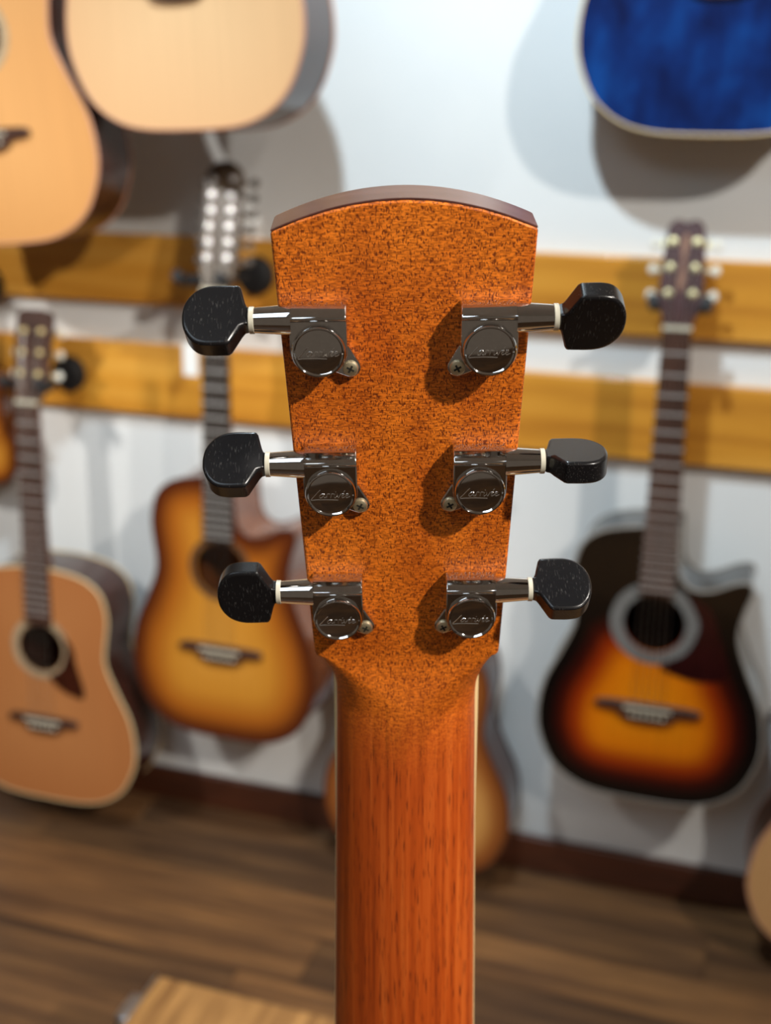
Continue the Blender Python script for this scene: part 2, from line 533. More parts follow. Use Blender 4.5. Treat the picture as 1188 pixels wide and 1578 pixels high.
def make_guitar(name, label, loc, rot=(0, 0, 0), width=0.40, scale=1.0, cutaway=False, top=None, side=None, binding=None,
                guard=None, board=None, head='flared', head_mat=None, metal=None, button=None, rosette=None, depth=0.112,
                frets=0, twelve=False, bridge_mat=None, bridge_len=0.16, group='guitars hung on the wall', strings=True, pegs=True,
                emblem=None, heel=True, oval=None, saddle=0.0):
    SADDLE_Z = 0.180 + saddle
    M = Matrix.Translation(loc) @ Matrix.Rotation(rot[1], 4, 'Z') @ Matrix.Rotation(rot[0], 4, 'X') @ Matrix.Rotation(rot[2], 4, 'Y') @ Matrix.Scale(scale, 4)
    g = thing(name, label, 'guitar', M, group)
    build_body(g, Matrix.Identity(4), width, cutaway, top, side, binding, rosette, depth, oval)
    s = width / 0.40
    # bridge with saddle and pins
    bl = bridge_len / 2
    poly = catmull([(-bl, -0.007), (-bl * 0.62, -0.010), (-bl * 0.45, -0.024), (0, -0.028), (bl * 0.45, -0.024), (bl * 0.62, -0.010), (bl, -0.007), (bl, 0.006),
                    (bl * 0.5, 0.009), (0, 0.009), (-bl * 0.5, 0.009), (-bl, 0.006)], 3, True)
    MZ = Matrix.Translation((0, 0, SADDLE_Z)) @ Matrix.Rotation(math.pi / 2, 4, 'X')   # (x, y) -> (x, z), extrusion towards -Y
    br = MB().prism(poly, 0.0, 0.009, MZ).build('bridge', bridge_mat or M_ROSE, g, bevel=0.002)
    MB().box(-0.040, 0.040, -0.0125, -0.006, SADDLE_Z - 0.0015, SADDLE_Z + 0.0015).build('saddle', M_IVORY, br)
    for k in range(6):
        MB().revolve([(0, 0.0022), (0.003, 0.0032), (0.005, 0.0018)], Matrix.Translation((-0.027 + k * 0.0108, -0.008, SADDLE_Z - 0.015)) @ Matrix.Rotation(-math.pi / 2, 4, 'Z'), 8).build('bridge_pin', M_IVORY, br)
    if guard:
        if guard[1] == 'teardrop':
            gp = [(0.050, 0.056, 1), (0.088, 0.038), (0.112, -0.02), (0.126, -0.070), (0.116, -0.088), (0.070, -0.094), (0.018, -0.080), (0.020, -0.070, 1), (0.056, -0.046), (0.074, 0.0), (0.066, 0.03)]
        else:
            gp = [(0.040, 0.046, 1), (0.070, 0.012), (0.078, -0.025), (0.094, -0.080), (0.090, -0.098, 1), (0.050, -0.088), (0.026, -0.070), (0.016, -0.058, 1), (0.044, -0.038), (0.058, 0.0), (0.052, 0.03)]
        poly = [(x, z + HOLE_Z) for x, z in catmull(gp, 4, True)]
        MB().prism(poly, 0.0004, 0.0022, Matrix.Rotation(math.pi / 2, 4, 'X')).build('pickguard', guard[0], g)
    # neck, heel
    rings = []
    for z, wd, th in ((0.40, 0.056, 0.085), (0.43, 0.056, 0.080), (0.475, 0.055, 0.060), (0.515, 0.0545, 0.034), (0.55, 0.054, 0.024), (0.70, 0.049, 0.021), (0.80, 0.045, 0.020), (NUT_ZG + 0.004, 0.043, 0.019)):
        if z < 0.50 and not heel: continue
        n = 12
        rings.append([(wd / 2 * math.cos(math.pi * k / n), 0.001 + th * math.sin(math.pi * k / n), z) for k in range(n + 1)])
    MB().loft(rings).build('neck', M_NECKW, g)
    fb = MB()
    z0, z1 = HOLE_Z + 0.053, NUT_ZG
    fb.loft([[(-x, -0.007, z), (x, -0.007, z), (x, 0.001, z), (-x, 0.001, z)] for x, z in ((0.0285, z0), (0.0222, z1))])
    fo = fb.build('fretboard', board or M_ROSE, g)
    for k in range(1, frets + 1):
        z = NUT_ZG - SCALE * (1 - 2 ** (-k / 12.0))
        if z < z0 + 0.004: break
        f = link('fret', FRET_MESH, None, fo)
        f.location = (0, -0.0072, z)
        f.scale = (0.0444 + (NUT_ZG - z) / (NUT_ZG - z0) * 0.0126, 1, 1)
    MB().box(-0.0222, 0.0222, -0.0095, 0.003, NUT_ZG, NUT_ZG + 0.006).build('nut', M_IVORY, g)
    # headstock leans back towards the wall
    MH = Matrix.Translation((0, -0.002, NUT_ZG + 0.004)) @ Matrix.Rotation(math.radians(-13), 4, 'X')
    hd = MB().prism(head_outline(head), -0.015, 0.0, MH @ Matrix.Rotation(math.pi / 2, 4, 'X')).build('headstock', head_mat or M_ROSE, g, bevel=0.0015)
    if emblem:
        MB().prism(catmull([(-0.006, 0.065), (0.000, 0.055), (0.005, 0.075), (0.003, 0.105), (0.007, 0.135), (0.001, 0.145), (-0.005, 0.130), (-0.002, 0.095)], 4, True), 0.0002, 0.0010, MH @ Matrix.Rotation(math.pi / 2, 4, 'X')).build('inlay', emblem, hd)
    if pegs:
        zs = [0.052 + k * 0.0265 for k in range(6)] if twelve else [0.052 + k * 0.040 for k in range(3)]
        for sgn in (-1, 1):
            for z in zs:
                xo = 0.0185
                p = MB().revolve([(-0.001, 0.0062), (0.002, 0.0062), (0.0022, 0.0032), (0.010, 0.0030), (0.0102, 0.0018)],
                                 MH @ Matrix.Translation((sgn * xo, 0, z)) @ Matrix.Rotation(-math.pi / 2, 4, 'Z'), 12).build('tuning_peg', metal or M_CHROMEB, g)
                bt = MB()
                MS = MH @ Matrix.Translation((sgn * 0.032, 0.024, z)) @ (Matrix.Identity(4) if sgn > 0 else Matrix.Rotation(math.pi, 4, 'Z'))
                bt.revolve([(0.0, 0.0022), (0.008, 0.0022), (0.009, 0.004), (0.012, 0.0075), (0.018, 0.0085), (0.022, 0.006), (0.0235, 0.002)], MS @ Matrix.Diagonal((1, 0.45, 1, 1)), 12)
                bt.build('tuner_button', button or metal or M_CHROMEB, p)
                MB().box(-0.012, 0.004, -0.004, 0.006, -0.006, 0.006, Matrix(MS)).build('tuner_housing', metal or M_CHROMEB, p)
    if strings:
        for k in range(6):
            xb, xn = -0.027 + k * 0.0108, -0.018 + k * 0.0072
            sgn = -1 if k < 3 else 1
            zs_ = 0.052 + ((k if k < 3 else 5 - k)) * 0.040
            e = MH @ Vector((sgn * 0.0185, -0.006, zs_))
            MB().tube([(xb, -0.0095, SADDLE_Z - 0.014), (xb, -0.0130, SADDLE_Z), (xn, -0.0100, NUT_ZG + 0.003), e], 0.0005, 4).build('string', M_STRING, g)
    return g

def build_body(g, MX, width, cutaway, top, side, binding, rosette, depth, oval=None):
    s = width / 0.40
    poly = body_outline(width, cutaway)
    hr = 0.050
    me = plate_mesh('soundboard', poly, (0, HOLE_Z, hr), oval=oval)
    me.transform(MX)
    me.materials.append(top)
    link('soundboard', me, None, g)
    n = len(poly)
    sd = MB()
    sd.loft([[(x, 0.0005, z) for x, z in poly], [(x, depth, z) for x, z in poly]], False, False, True, MX)
    so = sd.build('side', side, g, sharp=50)
    me = plate_mesh('back', poly, None, 0.03)
    me.transform(MX @ Matrix.Translation((0, depth, 0)))
    me.materials.append(side)
    link('back', me, None, g)
    bd = MB()
    def ring(off, r, n2=6):
        nx = []
        for i in range(n):
            t = poly[(i + 1) % n] - poly[i - 1]
            t = t / (np.hypot(*t) + 1e-9)
            nrm = Vector((t[1], 0, -t[0]))
            nx.append([(poly[i][0] + nrm.x * r * math.cos(a), off + r * math.sin(a), poly[i][1] + nrm.z * r * math.cos(a)) for a in (2 * math.pi * k / n2 for k in range(n2))])
        return nx
    for off in (0.0018,):
        R = ring(off, 0.0026)
        R.append(R[0])
        bd.loft(R, False, False, True, MX)
    bd.build('binding', binding, g, sharp=80)
    bb = MB()
    R = ring(depth - 0.001, 0.0022); R.append(R[0])
    bb.loft(R, False, False, True, MX)
    bb.build('back_binding', binding, g, sharp=80)
    # inside block seen through the sound hole, and rosette ring
    if rosette:
        a = [2 * math.pi * k / 48 for k in range(49)]
        r0, r1, rm = rosette
        MB().loft([[(r * math.cos(t), yy, HOLE_Z + r * math.sin(t)) for r, yy in ((r0, 0.0), (r0, -0.0006), (r1, -0.0006), (r1, 0.0))] for t in a], False, False, True, MX).build('rosette', rm, g)

# --- finishes
T_SUN = burst('sunburst_finish', [(0.0, srgb(4, 3, 3)), (0.020, srgb(6, 4, 4)), (0.042, srgb(58, 8, 3)), (0.068, srgb(150, 48, 4)), (0.10, srgb(222, 120, 8)), (0.16, srgb(230, 136, 14))], 0.3, 0.15)
T_TOB = burst('tobacco_burst_finish', [(0.0, srgb(70, 26, 6)), (0.014, srgb(96, 40, 9)), (0.045, srgb(172, 96, 24)), (0.09, srgb(204, 136, 44)), (0.16, srgb(214, 148, 56))], 0.35, 0.15)
T_HON = burst('honey_burst_finish', [(0.0, srgb(104, 52, 20)), (0.025, srgb(150, 86, 34)), (0.06, srgb(204, 148, 78)), (0.14, srgb(214, 164, 96))], 0.4, 0.1)
T_SPR = burst('pale_spruce', [(0.0, srgb(218, 172, 124)), (0.16, srgb(226, 184, 136))], 0.45, 0.1, 0.07)
T_SPR2 = burst('amber_spruce', [(0.0, srgb(208, 148, 86)), (0.16, srgb(216, 158, 96))], 0.45, 0.1, 0.07)
T_CED = burst('cedar_top', [(0.0, srgb(176, 110, 60)), (0.16, srgb(186, 122, 70))], 0.5, 0.05, 0.08)
T_CED2 = burst('tan_spruce', [(0.0, srgb(204, 154, 100)), (0.16, srgb(208, 160, 106))], 0.5, 0.05, 0.08)
def blue_top():
    m, nt, b_ = new_mat('blue_quilt_finish')
    setp(b_, 0.16, 0, 0.6)
    nz = mapped_noise(nt, (16, 16, 9), 1.0, 3)
    rp = ramp(nt, nz.outputs['Fac'], [(0.3, srgb(1, 14, 56)), (0.5, srgb(4, 38, 96)), (0.72, srgb(8, 66, 136))])
    nt.links.new(rp.outputs['Color'], b_.inputs['Base Color'])
    return m
T_BLUE = blue_top()
M_ABAL = plain('grey_abalone', srgb(116, 116, 114), 0.3, vary=0.25, scale=120)
M_WHITEROS = plain('pale_rosette', srgb(172, 150, 120), 0.4, vary=0.2, scale=120)
M_DARKROS = plain('brown_rosette', srgb(96, 66, 44), 0.4, vary=0.2, scale=120)
M_GUARD_R = plain('oxblood_pickguard', srgb(40, 8, 10), 0.25, vary=0.3, scale=30)
M_GUARD_B = plain('tortoise_pickguard', srgb(56, 22, 12), 0.25, vary=0.4, scale=40)
M_CREAM = plain('cream_binding', srgb(220, 196, 150), 0.4, vary=0.03)
M_PINKB = plain('rosy_binding', srgb(196, 140, 112), 0.4, vary=0.03)
M_GREYB = plain('grey_binding', srgb(150, 142, 132), 0.35, vary=0.05)
M_BROWNB = plain('brown_binding', srgb(74, 36, 18), 0.35, vary=0.05)
M_REDHEAD = plain('dark_red_headstock', srgb(64, 24, 20), 0.25, vary=0.15)
M_TANINLAY = plain('tan_inlay', srgb(140, 100, 76), 0.4)

M_GUNB = plain('smoky_button', srgb(92, 84, 78), 0.4, vary=0.05)
M_HEAD12 = plain('brown_grey_headstock', srgb(84, 70, 56), 0.3, vary=0.1)

def R3(lean, yaw, roll):
    return (lean, yaw, roll)

make_guitar('acoustic_guitar', 'black and orange sunburst cutaway guitar with oxblood pickguard and gold tuners', (-0.0745, 1.845, -1.086), R3(-0.010, -0.03, -0.020), 0.382, 1.0, True,
            T_SUN, M_BLACKSIDE, M_GREYB, (M_GUARD_R, 'teardrop'), M_ROSE, 'tapered', M_REDHEAD, M_GOLD, M_PEARL, (0.052, 0.074, M_ABAL), frets=20, bridge_len=0.172, emblem=M_TANINLAY, oval=(0.150, 0.215, 0.235, 0.20))
make_guitar('twelve_string_guitar', 'amber-brown burst twelve-string cutaway guitar with two rows of silver pegs', (-0.862, 1.80, -1.083), R3(-0.03, -0.03, -0.010), 0.37, 1.02, True,
            T_TOB, M_HONEYSIDE, M_BROWNB, None, M_EBON, 'long', M_HEAD12, M_CHROMEB, M_GUNB, (0.051, 0.062, M_DARKROS), frets=20, twelve=True)
make_guitar('acoustic_guitar', 'natural cedar-top guitar with pale binding and pointed tortoise pickguard at lower left', (-1.262, 1.80, -1.296), R3(-0.035, 0.016, 0.0), 0.405, 1.0, False,
            T_CED, M_DARKSIDE, M_CREAM, (M_GUARD_B, 'pointed'), M_ROSE, 'flared', M_ROSE, M_GOLD, M_PEARL, (0.051, 0.066, M_WHITEROS), frets=18, bridge_len=0.15)
make_guitar('acoustic_guitar', 'pale spruce-top guitar hung high above the twelve-string guitar', (-0.832, 1.665, 0.026), R3(0.02, -0.05, -0.035), 0.385, 1.03, False,
            T_SPR, M_DARKSIDE, M_PINKB, None, M_ROSE, 'flared', M_ROSE, M_CHROMEB, M_CHROMEB, (0.051, 0.060, M_DARKROS), saddle=0.022)
make_guitar('acoustic_guitar', 'amber spruce-top guitar cut off by the upper left corner', (-1.190, 1.69, -0.160), R3(0.01, 0.0, -0.075), 0.405, 0.965, False,
            T_SPR2, M_DARKSIDE, M_PINKB, None, M_ROSE, 'flared', M_ROSE, M_CHROMEB, M_CHROMEB, (0.052, 0.066, M_WHITEROS))
make_guitar('acoustic_guitar', 'glossy blue guitar with cream binding hung at upper right', (-0.0765, 1.858, 0.034), R3(0, 0, 0), 0.40, 1.0, False,
            T_BLUE, M_BLUESIDE, M_CREAM, None, M_ROSE, 'flared', M_ROSE, M_CHROMEB, M_CHROMEB, (0.051, 0.062, M_ABAL), saddle=0.035)
make_guitar('acoustic_guitar', 'honey burst guitar near the floor half hidden behind the big brown neck', (-0.492, 1.865, -1.335), R3(0, 0, -0.012), 0.385, 0.955, False,
            T_HON, M_DARKSIDE, M_BROWNB, None, M_ROSE, 'flared', M_ROSE, M_CHROMEB, M_CHROMEB, (0.051, 0.062, M_DARKROS), frets=0)
make_guitar('acoustic_guitar', 'tan-topped guitar whose round edge shows at the lower right border', (0.318, 1.80, -1.31), R3(0, 0, 0), 0.40, 1.0, False,
            T_CED2, M_DARKSIDE, M_PINKB, None, M_ROSE, 'flared', M_ROSE, M_CHROMEB, M_CHROMEB, (0.051, 0.062, M_DARKROS))
make_guitar('ukulele', 'small orange-brown ukulele whose round side shows at the left border', (-1.436, 1.90, -0.66), R3(0, 0, 0), 0.40, 0.46, False,
            T_TOB, M_HONEYSIDE, M_BROWNB, None, M_ROSE, 'flared', M_ROSE, M_CHROMEB, M_CHROMEB, (0.051, 0.062, M_DARKROS))

# ------------------------------------------------------------------ hangers
def make_hanger(x, z, reach, label, dx=0.0):
    """Round black wall plate, arm and padded yoke; reach = distance from rail to the neck."""
    M = Matrix.Translation((x, WALL_Y - 0.022, z))
    h = thing('wall_hanger', label, 'hanger', M, 'black guitar hangers on the rails')
    MB().revolve([(0, 0.036), (0.010, 0.036), (0.016, 0.033), (0.020, 0.026), (0.0215, 0.012)], Matrix.Translation((dx, 0, 0)) @ Matrix.Rotation(-math.pi / 2, 4, 'Z'), 28).build('wall_plate', M_RUBBER, h)
    MB().tube([(dx, -0.015, 0), (dx * 0.3, -reach * 0.6, 0.002), (0, -reach * 0.8, 0.002)], 0.006, 8).build('arm', M_RUBBER, h)
    yk = MB()
    yk.tube([(-0.040, -reach - 0.02, 0.012), (-0.040, -reach + 0.004, 0.0), (-0.036, -reach * 0.84, 0), (0, -reach * 0.78, 0.0), (0.036, -reach * 0.84, 0), (0.040, -reach + 0.004, 0), (0.040, -reach - 0.02, 0.012)], 0.0105, 8)
    yk.build('yoke', M_RUBBER, h)
    return h

make_hanger(-0.0905, -0.222, 0.115, 'black hanger holding the orange sunburst guitar by its headstock')
make_hanger(-0.893, -0.222, 0.15, 'black hanger with round plate holding the twelve-string guitar', 0.036)
make_hanger(-1.262, -0.434, 0.15, 'black hanger with round plate holding the cedar-top guitar at left')
make_hanger(-0.500, -0.520, 0.10, 'black hanger hidden behind the big brown headstock')
make_hanger(0.318, -0.455, 0.15, 'black hanger of the guitar at the lower right border')
make_hanger(-0.86, 0.905, 0.24, 'black hanger of the pale spruce-top guitar')
make_hanger(-1.26, 0.685, 0.24, 'black hanger of the amber spruce-top guitar at upper left')
make_hanger(-0.0765, 0.90, 0.10, 'black hanger of the blue guitar')
make_hanger(-1.436, -0.268, 0.072, 'black hanger of the small ukulele at the left border')

# price tag hanging beside the twelve-string neck
tg = thing('price_tag', 'small white price tag hanging left of the twelve-string neck', 'tag', Matrix.Translation((-0.902, 1.79, -0.352)))
MB().box(-0.014, 0.014, -0.0006, 0.0006, -0.028, 0.028).build('card', plain('white_card', (0.8, 0.8, 0.78), 0.6, vary=0.02), tg)
MB().tube([(0, 0, 0.028), (0.006, 0.003, 0.06), (0.02, 0.008, 0.085)], 0.0006, 4).build('thread', M_STRING, tg)

# ------------------------------------------------------------------ low bench
BT = -1.0
M_BENCH = wood('tan_ash', srgb(128, 86, 42), srgb(180, 130, 72), (70, 8, 20), 0.5)
M_TRIM = plain('brushed_steel', (0.55, 0.57, 0.6), 0.3, 1.0)
bn = thing('display_bench', 'tan wooden bench top with steel corner below the camera', 'bench', Matrix.Translation((0, 0, FLOOR_Z)))
HB = BT - FLOOR_Z
bx0, bx1, by0, by1 = -0.614, 0.50, 0.10, 1.074
nb = 7
for k in range(nb):
    ya = by0 + (by1 - by0) * k / nb; yb = by0 + (by1 - by0) * (k + 1) / nb
    MB().box(bx0 + 0.003, bx1, ya + 0.0007, yb - 0.0007, HB - 0.03, HB).build('board', M_BENCH, bn, bevel=0.002)
MB().box(bx0, bx0 + 0.003, by0, by1, HB - 0.03, HB + 0.001).build('edge_trim', M_TRIM, bn)
MB().box(bx0 - 0.012, bx0 + 0.004, by1 - 0.085, by1 - 0.04, HB - 0.028, HB + 0.003).build('corner_bracket', M_TRIM, bn, bevel=0.002)
for lx in (bx0 + 0.05, bx1 - 0.05):
    for ly in (by0 + 0.05, by1 - 0.05):
        MB().box(lx - 0.03, lx + 0.03, ly - 0.03, ly + 0.03, 0, HB - 0.03).build('leg', M_BENCH, bn, bevel=0.003)
MB().box(bx0 + 0.05, bx1 - 0.05, by1 - 0.07, by1 - 0.05, HB - 0.12, HB - 0.03).build('apron', M_BENCH, bn)

# ------------------------------------------------------------------ the guitar in front of the camera, seen from behind
A_NECK = math.radians(16.0)          # neck against the picture plane
A_HEAD = math.radians(28.4)          # headstock against the picture plane
DH = A_HEAD - A_NECK
P0c = Vector((0.00672, 0.05113, 0.35954))
xc = Vector((1, 0, 0)); yc = Vector((0, -math.sin(A_NECK), math.cos(A_NECK))); zc = Vector((0, -math.cos(A_NECK), -math.sin(A_NECK)))
P0w = CAM_R @ P0c; Xw = CAM_R @ xc; Yw = CAM_R @ yc; Zw = CAM_R @ zc
NUT_Z = (P0w.z - (BT + 0.004)) / Zw.z
base = P0w - Zw * NUT_Z
MN = Matrix(((Xw.x, Yw.x, Zw.x, base.x), (Xw.y, Yw.y, Zw.y, base.y), (Xw.z, Yw.z, Zw.z, base.z), (0, 0, 0, 1)))
G = thing('acoustic_guitar', 'brown mahogany guitar seen from behind with six chrome tuners and black buttons', 'guitar', MN)

mm = 0.001
M_MAH = mahogany_material()
M_CHROME = chrome_material('chrome')
M_EBONY = ebony_material()
M_SCREW = chrome_material('nickel_screw', (0.86, 0.78, 0.54), 0.42)
M_DARKSLOT = plain('screw_slot', (0.02, 0.018, 0.012), 0.6)
M_WASHER = plain('ivory_washer', srgb(204, 198, 178), 0.4, vary=0.03)
M_VENEER = wood('headstock_veneer', srgb(84, 52, 46), srgb(112, 76, 70), (30, 300, 300), 0.25)
M_BIND = plain('ivory_binding', srgb(232, 214, 160), 0.35, vary=0.03)

ROLL = math.radians(-0.8)
# headstock frame in neck coordinates: u right, v up the headstock, h towards the camera
MH = Matrix.Translation((0, 0, NUT_Z)) @ Matrix.Rotation(DH, 4, 'X') @ Matrix.Rotation(ROLL, 4, 'Y')
def HP(u, v, h):
    return MH @ Vector((u, -h, v))

def smooth(a, b_, x):
    t = min(1, max(0, (x - a) / (b_ - a))); return t * t * (3 - 2 * t)

HEAD_TOP = 147.6
def head_w(v):
    """half width in mm along the headstock / neck (v from the nut, up positive)"""
    if v >= 8.2:
        return 28.6 + (34.4 - 28.6) * (v - 8.2) / (140 - 8.2)
    if v >= 6.8:
        t = (8.2 - v) / 1.4
        return 28.6 - 1.1 * (1 - math.sqrt(max(0, 1 - t * t)))
    if v >= -9:
        t = (6.8 - v) / 15.8
        return 27.5 - (27.5 - 22.6) * math.sin(t * math.pi / 2) ** 0.72
    return 22.6 + (-9 - v) * 0.0165

rings = []
vs = [-NUT_Z * 1000 + 520, -240, -180, -140] + list(np.arange(-120, -20, 8)) + list(np.arange(-20, 9.0, 0.7)) + list(np.arange(9.2, 30, 2)) + list(np.arange(32, 139.5, 9)) 
NF, NC = 10, 12
def section(v, wtop=None):
    hf = smooth(-13, 16, v)            # 0 neck, 1 headstock
    wv = head_w(v)
    # back mid line and thickness direction
    ang = DH * smooth(-12, 14, v)
    neck_pt = Vector((0, -0.0022, NUT_Z + v * mm))
    head_pt = HP(0, v * mm, 0)
    Bp = neck_pt.lerp(head_pt, smooth(-12, 16, v))
    nf = Vector((0, math.cos(ang), math.sin(ang)))
    ux = Vector((1, 0, 0)).lerp((MH.to_3x3() @ Vector((1, 0, 0))), hf)
    rx = 1.0 + (wv - 1.0) * (1 - smooth(-15, 13, v)) ** 1.3
    ry = 1.0 + 15.5 * (1 - smooth(-15, 13, v)) ** 1.2
    T = 18.5 * (1 - hf) + 14.5 * hf
    pts = []
    for k in range(NC + 1):            # left corner: from side to back
        a = math.pi / 2 * k / NC
        pts.append((-(wv - rx) - rx * math.cos(a), ry * (1 - math.sin(a))))
    for k in range(1, NF):
        pts.append((-(wv - rx) + 2 * (wv - rx) * k / NF, 0))
    for k in range(NC, -1, -1):
        a = math.pi / 2 * k / NC
        pts.append(((wv - rx) + rx * math.cos(a), ry * (1 - math.sin(a))))
    pts = [(-wv, T)] + pts + [(wv, T)]
    return [Bp + ux * (u * mm) + nf * (d * mm) for u, d in pts]
for v in vs:
    rings.append(section(v))
# arched top of the headstock: the last ring bends upward along an arc
def arc_v(u, wv):
    return 139.9 + (HEAD_TOP - 139.9) * (1 - (u / wv) ** 2)
wt = head_w(139.9)
last = section(139.0)
top_ring = []
for p in last:
    q = MH.inverted() @ p
    u = max(-wt, min(wt, q.x / mm))
    top_ring.append(MH @ Vector((q.x, q.y, (arc_v(u, wt) - 0.5) * mm)))
rings.append(top_ring)
# slightly eased upper edge
top2 = []
for p in top_ring:
    q = MH.inverted() @ p
    c = Vector((q.x * 0.994, q.y + (0.5 * mm if q.y < 0.004 else -0.0002), q.z + 0.5 * mm))
    top2.append(MH @ c)
rings.append(top2)
nk = MB()
nk.loft(rings)
nk.build('neck', M_MAH, G, sharp=40)
# front veneer with the end-grain cap seen over the top
vr = []
for k in range(33):
    u = -wt + 2 * wt * k / 32
    vr.append((u * mm, (arc_v(u, wt) + 0.02) * mm))
poly = [(-head_w(12) * mm, 0.012)] + vr + [(head_w(12) * mm, 0.012)]
vb = MB()
vb.prism(poly, 0.0145, 0.0175, MH @ Matrix(((1, 0, 0, 0), (0, 0, 1, 0), (0, 1, 0, 0), (0, 0, 0, 1))))
vb.build('head_veneer', M_VENEER, G, sharp=50)
cap = MB()
rr = []
for k in range(33):
    u = -wt + 2 * wt * k / 32
    v = arc_v(u, wt) * mm
    rr.append([MH @ Vector((u * mm * 0.997, 0.0009, v + 0.0001)), MH @ Vector((u * mm * 0.997, 0.0009, v + 0.0005)), MH @ Vector((u * mm, 0.0145, v + 0.0005)), MH @ Vector((u * mm, 0.0145, v - 0.0008))])
cap.loft(rr, True, True, True)
cap.build('end_cap', M_VENEER, G, sharp=50)

# fretboard and its binding
def strip(x0f, x1f, y0, y1, name, m):
    bb = MB()
    R = []
    for v in (-2, -60, -120, -200, -330, -420):
        wv = head_w(v)
        R.append([(x0f(wv) * mm, y0 * mm, NUT_Z + v * mm), (x1f(wv) * mm, y0 * mm, NUT_Z + v * mm), (x1f(wv) * mm, y1 * mm, NUT_Z + v * mm), (x0f(wv) * mm, y1 * mm, NUT_Z + v * mm)])
    bb.loft(R)
    return bb.build(name, m, G)
strip(lambda w_: -w_ + 1.2, lambda w_: w_ - 1.2, 16.4, 22.5, 'fretboard', M_EBON)
strip(lambda w_: w_ - 1.2, lambda w_: w_ + 0.45, 16.0, 22.5, 'fretboard_binding', M_BIND)
strip(lambda w_: -w_ - 0.25, lambda w_: -w_ + 1.2, 16.0, 22.5, 'fretboard_binding', M_BIND)
MB().box(-0.0225, 0.0225, 0.0165, 0.0245, NUT_Z, NUT_Z + 0.005).build('nut', M_IVORY, G)
for k in range(6):
    xb, xn = -0.026 + k * 0.0104, -0.018 + k * 0.0072
    MB().tube([(xb, 0.033, 0.18), (xn, 0.0252, NUT_Z + 0.002)], 0.0005, 4).build('string', M_STRING, G)
# body below the frame, front turned away from the camera
MX = Matrix.Translation((0, 0.0245, 0)) @ Matrix.Rotation(math.pi, 4, 'Z')
build_body(G, MX, 0.40, False, T_SPR, M_MAHSIDE, M_CREAM, (0.051, 0.062, M_DARKROS), 0.105)
MB().loft([[(0.028 * math.cos(math.pi * k / 12), 0.016 - t * math.sin(math.pi * k / 12), z) for k in range(13)] for z, t in ((0.42, 0.09), (0.47, 0.075), (0.505, 0.045), (0.54, 0.022))]).build('neck_heel', M_MAHSIDE, G)

# --- tuners
def script_strokes():
    """Engraved cursive maker's name, millimetres on the cap."""
    S = []
    S.append([(-2.9, 1.35), (-3.6, 0.6), (-4.5, -0.5), (-5.5, -1.75), (-4.0, -1.68), (-1.0, -1.62), (2.1, -1.78)])              # L and its long foot
    S.append([(-1.75, 0.1), (-2.2, 0.25), (-2.9, -0.25), (-3.1, -0.85), (-2.7, -1.05), (-2.1, -0.5), (-1.75, 0.1), (-1.9, -0.75), (-1.55, -1.0), (-1.2, -0.6)])   # a
    S.append([(-1.15, -1.1), (-0.95, 0.0), (-0.85, 0.15), (-0.6, 0.25), (-0.2, 0.1)])                                           # r
    S.append([(0.0, -1.1), (0.2, 0.0), (0.3, 0.15), (0.55, 0.25), (0.95, 0.1)])                                                 # r
    S.append([(1.25, 0.1), (1.05, -0.8), (1.25, -1.05), (1.65, -0.7)])                                                          # i
    S.append([(1.42, 0.75), (1.52, 0.86)])                                                                                      # dot
    S.append([(1.85, 0.15), (2.1, -1.05), (2.5, -0.5), (2.9, 0.2)])                                                             # v
    S.append([(3.1, -0.45), (3.6, -0.3), (3.7, 0.1), (3.3, 0.15), (3.05, -0.5), (3.3, -1.05), (3.95, -0.8)])                    # e
    S.append([(3.6, 0.6), (4.05, 1.15)])                                                                                        # accent
    S.append([(4.25, -0.45), (4.8, -0.3), (4.9, 0.1), (4.5, 0.15), (4.2, -0.5), (4.45, -1.1), (5.4, -0.7)])                     # e
    return S

M_ENGR = chrome_material('engraved_line', (0.85, 0.82, 0.78), 0.25)
def flipx(s):
    return Matrix.Diagonal((s, 1, 1, 1))

def housing_mb(s):
    """Tuner frame: X outward along the shaft, Y up the headstock, Z towards the camera (mm -> m)."""
    S = Matrix.Scale(mm, 4) @ flipx(s)
    b_ = MB()
    arcp = [(7.5 * math.cos(a), 7.5 * math.sin(a)) for a in (math.pi + math.pi * k / 28 for k in range(29))]
    poly_ = arcp + [(7.5, 8.2), (-7.5, 8.2)]
    b_.prism(poly_, 0.0, 7.2, S)
    return b_

def barrel_mb(s):
    S = Matrix.Scale(mm, 4) @ flipx(s)
    b_ = MB()
    sec = [(6.5, 0.2), (6.5, 6.9), (7.9, 7.0), (8.4, 7.75), (9.1, 7.8), (11.2, 5.1), (11.45, 4.3), (11.45, 0.1)]
    b_.loft([[(x, y_, h) for y_, h in sec] for x in (-7.5, 7.5)], M=S)
    return b_

def ear_mb(s):
    S = Matrix.Scale(mm, 4) @ flipx(s)
    cx_, cy_ = -8.0, -6.9
    d = math.hypot(cx_, cy_); th = math.atan2(cy_, cx_)
    r0, r1 = 6.2, 2.75
    be = math.acos((r0 - r1) / d)
    pts = [(r0 * math.cos(th + be + (2 * math.pi - 2 * be) * k / 20), r0 * math.sin(th + be + (2 * math.pi - 2 * be) * k / 20)) for k in range(21)]
    pts += [(cx_ + r1 * math.cos(th - be + 2 * be * k / 14), cy_ + r1 * math.sin(th - be + 2 * be * k / 14)) for k in range(15)]
    return MB().prism(pts, 0.0, 1.9, S), (cx_, cy_)

